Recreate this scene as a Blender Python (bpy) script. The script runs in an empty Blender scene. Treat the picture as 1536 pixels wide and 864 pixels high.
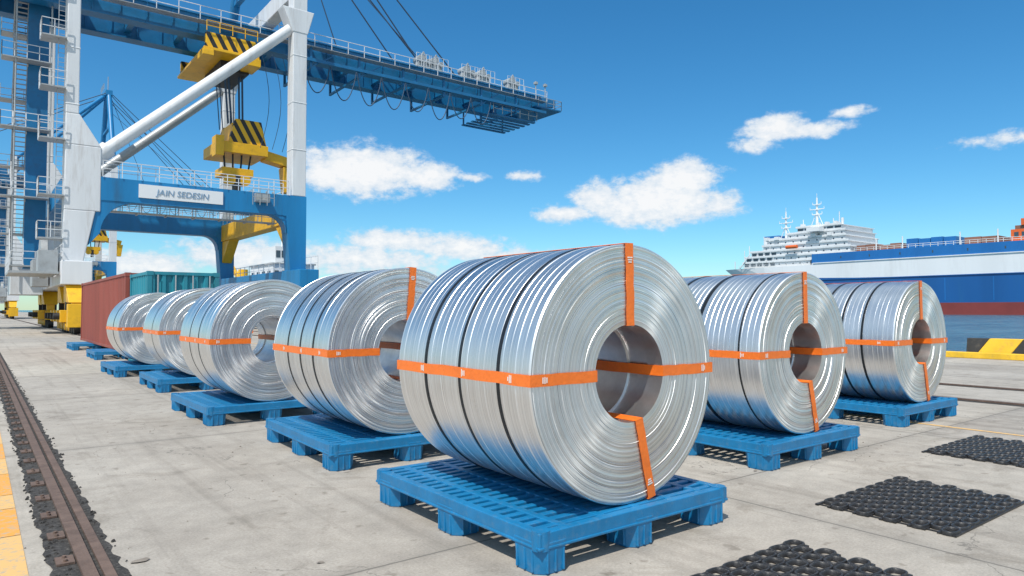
import bpy, bmesh, math, random
from mathutils import Vector, Matrix, Quaternion
random.seed(7)
R_=random.uniform
S=bpy.context.scene
F=1045.0; CH=1.61
TH=math.atan2(.610,.7929)
U=Vector((math.cos(TH),math.sin(TH),0)); D=Vector((-math.sin(TH),math.cos(TH),0))
def W(a,b,h=0): return U*a+D*b+Vector((0,0,h))

# ---------------------------------------------------------------- materials
MATS={}
def nt(m):
    m.use_nodes=True
    return m.node_tree
def mat(name,col,rough=.5,metal=0,var=.15,scale=1.5,bump=0,bscale=40,dirt=None,dirtamt=.0,streak=False):
    if name in MATS: return MATS[name]
    m=bpy.data.materials.new(name); t=nt(m); N=t.nodes; L=t.links
    p=N['Principled BSDF']; p.inputs['Roughness'].default_value=rough; p.inputs['Metallic'].default_value=metal
    tc=N.new('ShaderNodeTexCoord')
    src=tc.outputs['Object']
    if streak:
        mp=N.new('ShaderNodeMapping'); mp.inputs['Scale'].default_value=(1,1,.12); L.new(src,mp.inputs[0]); src=mp.outputs[0]
    n=N.new('ShaderNodeTexNoise'); n.inputs['Scale'].default_value=scale; n.inputs['Detail'].default_value=4; n.inputs['Roughness'].default_value=.65
    L.new(src,n.inputs['Vector'])
    r=N.new('ShaderNodeValToRGB'); r.color_ramp.elements[0].position=.3; r.color_ramp.elements[1].position=.7
    c=col
    r.color_ramp.elements[0].color=(c[0]*(1-var),c[1]*(1-var),c[2]*(1-var),1)
    r.color_ramp.elements[1].color=(min(1,c[0]*(1+var*.6)),min(1,c[1]*(1+var*.6)),min(1,c[2]*(1+var*.6)),1)
    L.new(n.outputs[0],r.inputs[0]); out=r.outputs[0]
    if dirt:
        n2=N.new('ShaderNodeTexNoise'); n2.inputs['Scale'].default_value=scale*2.7; n2.inputs['Detail'].default_value=5; n2.inputs['Roughness'].default_value=.75
        L.new(src,n2.inputs['Vector'])
        r2=N.new('ShaderNodeValToRGB'); r2.color_ramp.elements[0].position=.52; r2.color_ramp.elements[1].position=.75
        r2.color_ramp.elements[1].color=(dirtamt,)*3+(1,)
        L.new(n2.outputs[0],r2.inputs[0])
        mx=N.new('ShaderNodeMix'); mx.data_type='RGBA'; mx.inputs[7].default_value=(*dirt,1)
        L.new(r2.outputs[0],mx.inputs[0]); L.new(out,mx.inputs[6]); out=mx.outputs[2]
    L.new(out,p.inputs['Base Color'])
    if bump:
        nb=N.new('ShaderNodeTexNoise'); nb.inputs['Scale'].default_value=bscale; nb.inputs['Detail'].default_value=3
        L.new(tc.outputs['Object'],nb.inputs['Vector'])
        b=N.new('ShaderNodeBump'); b.inputs['Strength'].default_value=bump; b.inputs['Distance'].default_value=.01
        L.new(nb.outputs[0],b.inputs['Height']); L.new(b.outputs[0],p.inputs['Normal'])
    MATS[name]=m; return m
M_white=mat('crane_white_paint',(.70,.72,.74),.45,0,.12,.6,dirt=(.35,.3,.26),dirtamt=.5,streak=True)
M_grey=mat('galvanised_grey',(.42,.44,.45),.5,.3,.15,.8,dirt=(.2,.18,.16),dirtamt=.4)
M_blue=mat('crane_blue_paint',(.008,.20,.46),.42,0,.18,.5,dirt=(.03,.09,.16),dirtamt=.55,streak=True)
M_dblue=mat('crane_boom_blue',(.006,.15,.34),.45,0,.2,.5,dirt=(.03,.07,.12),dirtamt=.5)
M_yel=mat('crane_yellow_paint',(.80,.44,.012),.45,0,.12,.7,dirt=(.25,.12,.03),dirtamt=.5)
M_black=mat('black_paint',(.02,.02,.022),.6,0,.3,2)
M_cable=mat('steel_cable',(.04,.08,.14),.5,.1,.2,3)
M_plastic=mat('blue_pallet_plastic',(.006,.18,.40),.42,0,.18,5,bump=.15,bscale=90,dirt=(.14,.24,.33),dirtamt=.5)
M_rubber=mat('black_rubber',(.026,.026,.028),.42,0,.35,14,bump=.25,bscale=200,dirt=(.12,.115,.11),dirtamt=.55)
M_orange=mat('orange_strap',(.90,.19,.02),.42,0,.10,9,bump=.3,bscale=35,dirt=(.55,.11,.02),dirtamt=.4)
M_tag=mat('strap_print_white',(.8,.78,.74),.5,0,.2,160)
M_band=mat('black_steel_band',(.018,.022,.028),.35,.4,.3,6)
M_red=mat('container_red',(.30,.075,.055),.6,0,.2,.9,dirt=(.14,.06,.045),dirtamt=.6,streak=True)
M_teal=mat('container_teal',(.02,.25,.33),.55,0,.2,.9,dirt=(.05,.13,.15),dirtamt=.6,streak=True)
M_rail=mat('rusty_rail',(.17,.115,.09),.7,.2,.3,5,bump=.5,bscale=60,dirt=(.08,.05,.04),dirtamt=.8)
M_trench=mat('rail_trench_dark',(.045,.042,.04),.95,0,.6,14,bump=1,bscale=50,dirt=(.2,.19,.17),dirtamt=.7)
M_chip=mat('concrete_chip',(.22,.19,.16),.9,0,.5,3)
M_hullb=mat('ship_hull_blue',(.012,.15,.44),.4,0,.12,.03,dirt=(.01,.09,.28),dirtamt=.6,streak=True)
M_hulld=mat('ship_hull_dark_blue',(.008,.10,.32),.4,0,.15,.03,dirt=(.02,.13,.30),dirtamt=.5,streak=True)
M_hullw=mat('ship_hull_white',(.76,.78,.80),.45,0,.06,.03,dirt=(.5,.5,.5),dirtamt=.4,streak=True)
M_hullr=mat('ship_boottop_red',(.24,.045,.04),.5,0,.2,.05)
M_glass_opening=mat('dark_window_and_opening',(.05,.08,.11),.15,0,.2,1)
M_orng=mat('ship_orange',(.75,.14,.03),.5,0,.15,.1)
M_brown=mat('cargo_brown',(.28,.13,.09),.6,0,.25,.1)

def coilmat(name,face):
    m=bpy.data.materials.new(name); t=nt(m); N=t.nodes; L=t.links; p=N['Principled BSDF']
    tc=N.new('ShaderNodeTexCoord'); sx=N.new('ShaderNodeSeparateXYZ'); L.new(tc.outputs['Object'],sx.inputs[0])
    def mth(op,a,b=None):
        n=N.new('ShaderNodeMath'); n.operation=op
        for i,v in enumerate((a,b)):
            if v is None: continue
            if isinstance(v,(int,float)): n.inputs[i].default_value=v
            else: L.new(v,n.inputs[i])
        return n.outputs[0]
    if face:
        rad=mth('SQRT',mth('ADD',mth('MULTIPLY',sx.outputs[0],sx.outputs[0]),mth('MULTIPLY',sx.outputs[2],sx.outputs[2])))
        w=rad; s1,s2=210,45
    else:
        w=sx.outputs[1]; s1,s2=75,13
    def n1(scale,det=2):
        n=N.new('ShaderNodeTexNoise'); n.noise_dimensions='1D'; n.inputs['Scale'].default_value=scale; n.inputs['Detail'].default_value=det
        L.new(w,n.inputs['W']); return n.outputs[0]
    a=n1(s1,2); b=n1(s2,1)
    n3=N.new('ShaderNodeTexNoise'); n3.inputs['Scale'].default_value=3.2; n3.inputs['Detail'].default_value=4
    L.new(tc.outputs['Object'],n3.inputs['Vector'])
    mixv=mth('ADD',mth('MULTIPLY',a,.5),mth('ADD',mth('MULTIPLY',b,.25),mth('MULTIPLY',n3.outputs[0],.25)))
    r=N.new('ShaderNodeValToRGB'); r.color_ramp.elements[0].position=.36; r.color_ramp.elements[1].position=.60
    if face:
        r.color_ramp.elements[0].color=(.52,.525,.53,1); r.color_ramp.elements[1].color=(.96,.96,.955,1)
    else:
        r.color_ramp.elements[0].color=(.72,.72,.72,1); r.color_ramp.elements[1].color=(.96,.955,.95,1)
    L.new(mixv,r.inputs[0]); L.new(r.outputs[0],p.inputs['Base Color'])
    p.inputs['Metallic'].default_value=1
    ro=N.new('ShaderNodeMapRange'); ro.inputs[1].default_value=.3; ro.inputs[2].default_value=.7
    ro.inputs[3].default_value=.26 if face else .25; ro.inputs[4].default_value=.40 if face else .40
    L.new(mixv,ro.inputs[0]); L.new(ro.outputs[0],p.inputs['Roughness'])
    p.inputs['Anisotropic'].default_value=.92 if face else .6
    tg=N.new('ShaderNodeTangent'); tg.direction_type='RADIAL'; tg.axis='Y'; L.new(tg.outputs[0],p.inputs['Tangent'])
    bp=N.new('ShaderNodeBump'); bp.inputs['Strength'].default_value=.22 if face else .10; bp.inputs['Distance'].default_value=.003
    L.new(mth('ADD',a,mth('MULTIPLY',b,.6)),bp.inputs['Height']); L.new(bp.outputs[0],p.inputs['Normal'])
    MATS[name]=m; return m
M_cf=coilmat('aluminium_coil_edge',True); M_cb=coilmat('aluminium_coil_wrap',False)
M_core=mat('coil_core_steel',(.74,.74,.74),.32,.95,.2,4)

# ---------------------------------------------------------------- builder
class B:
    def __init__(s): s.v=[];s.f=[];s.m=[];s.mats=[];s.sm=[]
    def mi(s,m):
        if m not in s.mats: s.mats.append(m)
        return s.mats.index(m)
    def add(s,vs,fs,m,smooth=False):
        o=len(s.v); s.v+= [tuple(v) for v in vs]
        k=s.mi(m)
        for f in fs: s.f.append([i+o for i in f]); s.m.append(k); s.sm.append(smooth)
    def box(s,x0,x1,y0,y1,z0,z1,m):
        vs=[(x,y,z) for z in (z0,z1) for x,y in ((x0,y0),(x1,y0),(x1,y1),(x0,y1))]
        s.add(vs,[(0,3,2,1),(4,5,6,7),(0,1,5,4),(1,2,6,5),(2,3,7,6),(3,0,4,7)],m)
    def hexa(s,bot,top,m):
        s.add(list(bot)+list(top),[(0,3,2,1),(4,5,6,7),(0,1,5,4),(1,2,6,5),(2,3,7,6),(3,0,4,7)],m)
    def tube(s,p,q,r,m,seg=8,r2=None,smooth=True):
        p=Vector(p);q=Vector(q); d=(q-p)
        if d.length<1e-6: return
        d.normalize(); up=Vector((0,0,1)) if abs(d.z)<.95 else Vector((1,0,0))
        x=d.cross(up).normalized(); y=d.cross(x).normalized(); r2=r if r2 is None else r2
        a0=math.pi/4 if seg==4 else 0
        vs=[]
        for c,rr in ((p,r),(q,r2)):
            for i in range(seg):
                t=a0+2*math.pi*i/seg; vs.append(c+x*math.cos(t)*rr+y*math.sin(t)*rr)
        fs=[(i,(i+1)%seg,seg+(i+1)%seg,seg+i) for i in range(seg)]
        s.add(vs,fs,m,smooth and seg>4)
        s.add(vs[:seg],[tuple(range(seg))],m); s.add(vs[seg:],[tuple(range(seg))],m)
    def beam(s,p,q,w,h,m):
        p=Vector(p);q=Vector(q); d=(q-p).normalized(); up=Vector((0,0,1)) if abs(d.z)<.98 else Vector((0,1,0))
        x=d.cross(up).normalized()*w/2; y=x.cross(d).normalized()*h/2
        c=lambda o:[o-x-y,o+x-y,o+x+y,o-x+y]
        s.hexa(c(p),c(q),m)
    def rail(s,p,q,m,h=1.1,step=1.8,r=.035,mid=2):
        p=Vector(p);q=Vector(q); n=max(1,int((q-p).length/step)); z=Vector((0,0,1))
        for k in range(1,mid+1):
            s.tube(p+z*h*k/mid,q+z*h*k/mid,r,m,4)
        for i in range(n+1):
            c=p.lerp(q,i/n); s.tube(c,c+z*h,r,m,4)
    def prism(s,poly,y0,y1,m,ax='y'):
        n=len(poly)
        if ax=='y': vs=[(x,y0,z) for x,z in poly]+[(x,y1,z) for x,z in poly]
        else: vs=[(y0,x,z) for x,z in poly]+[(y1,x,z) for x,z in poly]
        fs=[tuple(range(n)),tuple(range(2*n-1,n-1,-1))]+[(i,n+i,n+(i+1)%n,(i+1)%n) for i in range(n)]
        s.add(vs,fs,m)
    def obj(s,name,parent=None,loc=(0,0,0),rz=0,bevel=0,fixn=True,sharp=None):
        me=bpy.data.meshes.new(name); me.from_pydata(s.v,[],s.f)
        for m in s.mats: me.materials.append(m)
        me.polygons.foreach_set('material_index',s.m); me.polygons.foreach_set('use_smooth',s.sm)
        if fixn:
            bm=bmesh.new(); bm.from_mesh(me); bmesh.ops.recalc_face_normals(bm,faces=bm.faces); bm.to_mesh(me); bm.free()
        me.update()
        if sharp: me.set_sharp_from_angle(angle=sharp)
        o=bpy.data.objects.new(name,me); S.collection.objects.link(o)
        o.location=loc; o.rotation_euler=(0,0,rz)
        if parent: o.parent=parent
        if bevel:
            md=o.modifiers.new('bevel','BEVEL'); md.width=bevel; md.segments=2; md.limit_method='ANGLE'
        return o
def empty(name,loc=(0,0,0),rz=TH):
    e=bpy.data.objects.new(name,None); S.collection.objects.link(e); e.location=loc; e.rotation_euler=(0,0,rz); e.empty_display_size=.2
    return e

# ---------------------------------------------------------------- ground
def groundmat():
    m=bpy.data.materials.new('quay_concrete'); t=nt(m); N=t.nodes; L=t.links; p=N['Principled BSDF']
    tc=N.new('ShaderNodeTexCoord'); O=tc.outputs['Object']
    def noise(sc,det=6,ro=.6,dist=0,vec=None):
        n=N.new('ShaderNodeTexNoise'); n.inputs['Scale'].default_value=sc; n.inputs['Detail'].default_value=det; n.inputs['Roughness'].default_value=ro; n.inputs['Distortion'].default_value=dist
        L.new(vec or O,n.inputs['Vector']); return n.outputs[0]
    def ramp(s,p0,p1,c0,c1):
        r=N.new('ShaderNodeValToRGB'); r.color_ramp.elements[0].position=p0; r.color_ramp.elements[1].position=p1
        r.color_ramp.elements[0].color=(*c0,1); r.color_ramp.elements[1].color=(*c1,1); L.new(s,r.inputs[0]); return r.outputs[0]
    def mul(a,b,f=1):
        x=N.new('ShaderNodeMix'); x.data_type='RGBA'; x.blend_type='MULTIPLY'; x.inputs[0].default_value=f
        L.new(a,x.inputs[6]); L.new(b,x.inputs[7]); return x.outputs[2]
    def mth(op,a,b=None,c=None):
        n=N.new('ShaderNodeMath'); n.operation=op
        for i,v in enumerate((a,b,c)):
            if v is None: continue
            if isinstance(v,(int,float)): n.inputs[i].default_value=v
            else: L.new(v,n.inputs[i])
        return n.outputs[0]
    base=ramp(noise(.35,4),.35,.65,(.40,.362,.315),(.51,.47,.415))
    base=mul(base,ramp(noise(3.5,6,.7),.3,.7,(.78,.78,.78),(1.06,1.06,1.06)))
    base=mul(base,ramp(noise(55,3,.8),.3,.7,(.76,.76,.75),(1.10,1.10,1.10)))
    base=mul(base,ramp(noise(.9,6,.75,1.5),.54,.70,(1,1,1),(.64,.62,.59)),.85)
    base=mul(base,ramp(noise(5,2,.5),.67,.72,(1,1,1),(.5,.47,.44)),.6)
    # tyre / sweeping streaks running along the quay
    mp=N.new('ShaderNodeMapping'); mp.inputs['Scale'].default_value=(3.2,.09,1); L.new(O,mp.inputs[0])
    base=mul(base,ramp(noise(1,4,.6,.2,mp.outputs[0]),.54,.68,(1,1,1),(.70,.69,.68)),.7)
    sx=N.new('ShaderNodeSeparateXYZ'); L.new(O,sx.inputs[0])
    PX,OX,PY,OY=4.6,.38,5.5,.77
    cx=N.new('ShaderNodeCombineXYZ')
    L.new(mth('FLOOR',mth('ADD',mth('DIVIDE',sx.outputs[0],PX),OX-.5)),cx.inputs[0]); L.new(mth('FLOOR',mth('ADD',mth('DIVIDE',sx.outputs[1],PY),OY-.5)),cx.inputs[1])
    wnz=N.new('ShaderNodeTexWhiteNoise'); L.new(cx.outputs[0],wnz.inputs[0])
    base=mul(base,ramp(wnz.outputs[0],0,1,(.86,.86,.87),(1.05,1.04,1.02)))
    wn_=noise(9,3)
    wob=mth('MULTIPLY',mth('SUBTRACT',wn_,.5),.014)
    def jn(c,per,off):
        f=mth('FRACT',mth('ADD',mth('DIVIDE',mth('ADD',c,wob),per),off)); return mth('MULTIPLY',mth('ABSOLUTE',mth('SUBTRACT',f,.5)),per)
    dj=mth('MINIMUM',jn(sx.outputs[0],PX,OX),jn(sx.outputs[1],PY,OY))
    j=mth('LESS_THAN',dj,.010)
    mr=N.new('ShaderNodeMapRange'); mr.inputs[1].default_value=0; mr.inputs[2].default_value=.18; mr.inputs[3].default_value=.5; mr.inputs[4].default_value=0; L.new(dj,mr.inputs[0])
    grime=mth('MULTIPLY',mr.outputs[0],wn_)
    v=N.new('ShaderNodeTexVoronoi'); v.feature='DISTANCE_TO_EDGE'; v.inputs['Scale'].default_value=.35
    wv=N.new('ShaderNodeTexNoise'); wv.inputs['Scale'].default_value=1.6; wv.inputs['Detail'].default_value=6; L.new(O,wv.inputs['Vector'])
    va=N.new('ShaderNodeVectorMath'); va.operation='MULTIPLY_ADD'; va.inputs[1].default_value=(1.2,1.2,1.2); L.new(wv.outputs[1],va.inputs[0]); L.new(O,va.inputs[2])
    L.new(va.outputs[0],v.inputs['Vector'])
    cr=mth('MULTIPLY',mth('LESS_THAN',v.outputs['Distance'],.0018),mth('GREATER_THAN',noise(.5,2),.48))
    jj=mth('MAXIMUM',mth('MAXIMUM',mth('MULTIPLY',j,.85),mth('MULTIPLY',cr,.65)),grime)
    mx=N.new('ShaderNodeMix'); mx.data_type='RGBA'; mx.inputs[7].default_value=(.13,.12,.105,1); L.new(jj,mx.inputs[0]); L.new(base,mx.inputs[6])
    L.new(mx.outputs[2],p.inputs['Base Color'])
    p.inputs['Roughness'].default_value=.85
    b=N.new('ShaderNodeBump'); b.inputs['Strength'].default_value=.45; b.inputs['Distance'].default_value=.006
    L.new(mth('SUBTRACT',mth('ADD',noise(90,3,.7),noise(7,3)),mth('MULTIPLY',jj,2)),b.inputs['Height']); L.new(b.outputs[0],p.inputs['Normal'])
    return m
M_ground=groundmat()
g=B()
g.add([(-2500,-600,0),(28,-600,0),(28,3500,0),(-2500,3500,0)],[(0,1,2,3)],M_ground)
g.add([(28,-600,0),(28,-600,-4),(28,3500,-4),(28,3500,0)],[(0,1,2,3)],M_ground)
g.obj('concrete_quay_ground',rz=TH,fixn=False)

# small loose chips and litter
g=B()
for i in range(340):
    a=R_(-3,14); b=R_(-2,1)+abs(random.gauss(0,1))*10; s_=R_(.003,.011)
    an=R_(0,6.28); pts=[(a+s_*R_(.6,1.3)*math.cos(an+k*1.57),b+s_*R_(.6,1.3)*math.sin(an+k*1.57)) for k in range(4)]
    g.hexa([(x,y,.001) for x,y in pts],[(a+(x-a)*.6,b+(y-b)*.6,.001+s_*.6) for x,y in pts],M_chip)
for px_,py_,s_ in ((215,838,.075),(485,840,.03),(88,668,.03),(1130,705,.03)):
    z=CH*F/(py_-465); X=(px_-768)/F*z; a=X*U.x+z*U.y; b=X*D.x+z*D.y
    pts=[(a+s_*R_(.5,1.2)*math.cos(k*.9),b+s_*.7*R_(.5,1.2)*math.sin(k*.9)) for k in range(7)]
    g.add([(x,y,.004+R_(0,.006)) for x,y in pts],[tuple(range(7))],M_chip)
g.obj('concrete_debris',rz=TH,fixn=False)

# water
WL=-1.0
mw=bpy.data.materials.new('harbour_water'); t=nt(mw); N=t.nodes; L=t.links; p=N['Principled BSDF']
p.inputs['Roughness'].default_value=.15; p.inputs['IOR'].default_value=1.33
tc=N.new('ShaderNodeTexCoord')
mp=N.new('ShaderNodeMapping'); mp.inputs['Scale'].default_value=(.35,1,1); L.new(tc.outputs['Object'],mp.inputs[0])
n=N.new('ShaderNodeTexNoise'); n.inputs['Scale'].default_value=.55; n.inputs['Detail'].default_value=5; n.inputs['Roughness'].default_value=.65; L.new(mp.outputs[0],n.inputs['Vector'])
n2=N.new('ShaderNodeTexNoise'); n2.inputs['Scale'].default_value=.10; n2.inputs['Detail'].default_value=4; L.new(mp.outputs[0],n2.inputs['Vector'])
ad=N.new('ShaderNodeMath'); ad.operation='ADD'; L.new(n.outputs[0],ad.inputs[0]); L.new(n2.outputs[0],ad.inputs[1])
r=N.new('ShaderNodeValToRGB'); r.color_ramp.elements[0].position=.42; r.color_ramp.elements[0].color=(.02,.09,.13,1); r.color_ramp.elements[1].position=.62; r.color_ramp.elements[1].color=(.08,.20,.25,1)
hv=N.new('ShaderNodeMath'); hv.operation='MULTIPLY'; hv.inputs[1].default_value=.5; L.new(ad.outputs[0],hv.inputs[0]); L.new(hv.outputs[0],r.inputs[0]); L.new(r.outputs[0],p.inputs['Base Color'])
b=N.new('ShaderNodeBump'); b.inputs['Strength'].default_value=1; b.inputs['Distance'].default_value=1.5; L.new(ad.outputs[0],b.inputs['Height']); L.new(b.outputs[0],p.inputs['Normal'])
g=B(); g.add([(28.05,-3000,WL),(9000,-3000,WL),(9000,9000,WL),(28.05,9000,WL)],[(0,1,2,3)],mw); g.obj('harbour_water',rz=TH,fixn=False)

# distant hills
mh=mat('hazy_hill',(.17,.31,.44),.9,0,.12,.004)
g=B(); pts=[]
for i in range(81):
    x=-900+i*45; h=55*max(0,math.sin(i/80*math.pi))*(.55+.3*math.sin(i*.31)+.15*math.sin(i*.83+1))+2
    pts.append((x,h))
vs=[(x,0,-3) for x,h in pts]+[(x,120,h) for x,h in pts]+[(x,400,-3) for x,h in pts]; n_=81
g.add(vs,[(i,i+1,n_+i+1,n_+i) for i in range(80)]+[(n_+i,n_+i+1,2*n_+i+1,2*n_+i) for i in range(80)],mh,True)
g.obj('distant_hills',loc=(700,2600,0))

# painted lines / rails ------------------------------------------------
def linemat(name,col):
    m=bpy.data.materials.new(name); t=nt(m); N=t.nodes; L=t.links; p=N['Principled BSDF']; p.inputs['Roughness'].default_value=.7
    tc=N.new('ShaderNodeTexCoord'); n=N.new('ShaderNodeTexNoise'); n.inputs['Scale'].default_value=14; n.inputs['Detail'].default_value=6; n.inputs['Roughness'].default_value=.8; L.new(tc.outputs['Object'],n.inputs['Vector'])
    r=N.new('ShaderNodeValToRGB'); r.color_ramp.elements[0].position=.50; r.color_ramp.elements[1].position=.64; L.new(n.outputs[0],r.inputs[0])
    mx=N.new('ShaderNodeMix'); mx.data_type='RGBA'; mx.inputs[6].default_value=(*col,1); mx.inputs[7].default_value=(.42,.36,.27,1); L.new(r.outputs[0],mx.inputs[0]); L.new(mx.outputs[2],p.inputs['Base Color']); return m
M_l1=linemat('worn_yellow_paint',(.74,.34,.06)); M_l2=linemat('faded_yellow_paint',(.70,.43,.16))
g=B(); y=2.0; k=0
while y<200:
    ln=R_(.5,1.1); m=M_l1 if k%2 else M_l2
    g.add([(.10,y,.004),(.285,y,.004),(.285,y+ln,.004),(.10,y+ln,.004)],[(0,1,2,3)],m); y+=ln+.012; k+=1
g.obj('yellow_lane_marking',rz=TH,fixn=False)
g=B()
for a,w in ((10.6,.09),):
    g.add([(a,-30,.004),(a+w,-30,.004),(a+w,300,.004),(a,300,.004)],[(0,1,2,3)],M_l2)
g.obj('yellow_quay_line',rz=TH,fixn=False)
def crane_rail(name,a,y0,y1,fine):
    e=empty(name)
    g=B(); st=.09 if fine else 3; yy=y0; L0=[];
    while yy<(min(y1,25) if fine else y1):
        L0.append(yy); yy+=st
    if fine:
        while yy<y1: L0.append(yy); yy+=4
    vs=[]
    for q in L0: vs+=[(a-.165+R_(-.02,.015),q,.004),(a+.19+R_(-.01,.03),q,.004)]
    g.add(vs,[(2*i,2*i+1,2*i+3,2*i+2) for i in range(len(L0)-1)],M_trench)
    g.obj('trench',e,fixn=False)
    g=B()
    g.box(a-.02,a+.055,y0,y1,.006,.030,M_rail); g.box(a+.085,a+.145,y0,y1,.006,.022,M_rail)
    g.obj('rail_head',e)
    if fine:
        g=B(); yy=y0
        while yy<40:
            g.box(a-.13,a-.03,yy,yy+.16,.006,.02,M_rail)
            for s_ in (0,1): g.tube((a-.08,yy+.04+.08*s_,.02),(a-.08,yy+.04+.08*s_,.034),.014,M_rail,6)
            yy+=.62
        g.obj('rail_clips',e)
        g=B()
        for i in range(900):
            yy=y0+(24)*(R_(0,1)**1.6); x=a+random.choice((-.1,-.15,-.07,.2))+R_(-.04,.04); s_=R_(.004,.016)
            g.hexa([(x-s_,yy-s_,.004),(x+s_,yy-s_*.6,.004),(x+s_*.8,yy+s_,.004),(x-s_,yy+s_,.004)],[(x-s_*.5,yy-s_*.5,.004+s_),(x+s_*.5,yy-s_*.4,.004+s_*.8),(x+s_*.4,yy+s_*.5,.004+s_),(x-s_*.4,yy+s_*.6,.004+s_*.7)],M_trench)
        g.obj('gravel',e)
crane_rail('crane_rail',.56,1.5,250,True)
crane_rail('crane_rail',14.0,-30,300,False)
crane_rail('crane_rail',16.6,-30,300,False)
crane_rail('crane_rail',5.3,40,300,False)

# ---------------------------------------------------------------- pallets
PW,PL=1.86,2.15
def pallet_mesh():
    g=B(); T=.262
    for (x0,x1,y0,y1) in ((0,PW,0,.07),(0,PW,PL-.07,PL),(0,.07,.07,PL-.07),(PW-.07,PW,.07,PL-.07)):
        g.box(x0,x1,y0,y1,.165,T,M_plastic)
    for (x0,x1,y0,y1) in ((-.006,PW+.006,-.006,.02),(-.006,PW+.006,PL-.02,PL+.006),(-.006,.02,.02,PL-.02),(PW-.02,PW+.006,.02,PL-.02)):
        g.box(x0,x1,y0,y1,.158,.178,M_plastic)
    n=19; gap=(PL-.14)/n
    for i in range(n):
        y=.07+gap*i+.022
        g.box(.071,PW-.071,y,y+gap-.050,.222,T-.003,M_plastic)
    for i in range(5):
        x=.08+(PW-.16)*(i+.5)/5
        g.box(x-.03,x+.03,.071,PL-.071,.168,T-.001,M_plastic)
    xs=(0.0,PW/2-.13,PW-.26); ys=(0.0,PL/2-.15,PL-.30)
    for i,x in enumerate(xs):
        for j,y in enumerate(ys):
            w,l=.26,.30; c=.055
            def oct_(x,y,w,l,c,z): return [(x+c,y,z),(x+w-c,y,z),(x+w,y+c,z),(x+w,y+l-c,z),(x+w-c,y+l,z),(x+c,y+l,z),(x,y+l-c,z),(x,y+c,z)]
            b0=oct_(x+.012,y+.012,w-.024,l-.024,c,0); t0=oct_(x-.004,y-.004,w+.008,l+.008,c,.20)
            g.add(b0+t0,[tuple(range(7,-1,-1)),tuple(range(8,16))]+[(k,(k+1)%8,8+(k+1)%8,8+k) for k in range(8)],M_plastic)
            for s_ in (.25,.5,.75):
                g.box(x+w*s_-.008,x+w*s_+.008,y-.004,y+.02,.012,.15,M_plastic)
                g.box(x-.004,x+.02,y+l*s_-.008,y+l*s_+.008,.012,.15,M_plastic)
    for x in (0,PW):
        for y in (0,PL):
            cx=x+(.05 if x==0 else -.05); cy=y+(.05 if y==0 else -.05)
            g.tube((cx,cy,.15),(cx,cy,T+.006),.058,M_plastic,20)
    return g
pm=None
def pallet(a,b,rot=0,sc=1):
    global pm
    e=empty('plastic_pallet',W(a,b,0),TH+math.radians(rot)); e.scale=(sc,sc,1)
    if pm is None:
        o=pallet_mesh().obj('pallet_deck_and_feet',e,bevel=.006); pm=o.data
    else:
        o=bpy.data.objects.new('pallet_deck_and_feet',pm); S.collection.objects.link(o); o.parent=e
        md=o.modifiers.new('bevel','BEVEL'); md.width=.006; md.segments=2; md.limit_method='ANGLE'
    return e

# ---------------------------------------------------------------- coils
CR,CL,CI=.915,1.70,.345
def coil_mesh(seed):
    rnd=random.Random(seed); prof=[] ; mt=[]
    def P(r,y,m): prof.append((r,y)); mt.append(m)
    nr=64; hl=CL/2
    def face(sgn,order):
        rs=[CI+(CR-.012-CI)*(k/nr) for k in range(nr+1)]
        rs=[rs[0]]+[r+rnd.uniform(-.003,.003) for r in rs[1:-1]]+[rs[-1]]
        seq=[]
        for k in range(nr):
            off=rnd.uniform(0,.0022)+(rnd.random()<.14)*rnd.uniform(.001,.005)
            seq.append((rs[k]+.0010,sgn*(hl-off))); seq.append((rs[k+1]-.0010,sgn*(hl-off)))
        return seq if order else seq[::-1]
    for r,y in face(-1,True): P(r,y,0)
    P(CR-.006,-hl+.003,1); P(CR,-hl+.012,1)
    ns=24
    for k in range(ns):
        y0=-hl+.016+(CL-.032)*k/ns; y1=-hl+.016+(CL-.032)*(k+1)/ns; r=CR-abs(rnd.uniform(0,.004))
        P(r-.002,y0+.001,1);P(r,y0+.004,1);P(r,y1-.004,1);P(r-.002,y1-.001,1)
    P(CR,hl-.012,1);P(CR-.006,hl-.003,1)
    for r,y in face(1,False): P(r,y,0)
    for r,y,m in ((CI,hl-.01,2),(CI,hl-.3,2),(CI+.015,hl-.302,2),(CI+.015,-hl+.46,2),(CI+.002,-hl+.455,2),(CI+.002,-hl+.35,2),(CI+.022,-hl+.345,2),(CI+.022,-hl+.15,2),(CI,-hl+.145,2),(CI,-hl+.01,2)): P(r,y,m)
    g=B(); n=160; k=len(prof)
    vs=[]
    for r,y in prof:
        for i in range(n):
            t=2*math.pi*i/n; vs.append((r*math.cos(t),y,r*math.sin(t)))
    g.v=vs; g.mats=[M_cf,M_cb,M_core]
    for j in range(k):
        j2=(j+1)%k
        for i in range(n):
            i2=(i+1)%n; g.f.append([j*n+i,j*n+i2,j2*n+i2,j2*n+i]); g.m.append(mt[j]); g.sm.append(True)
    return g
cms={}
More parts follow.
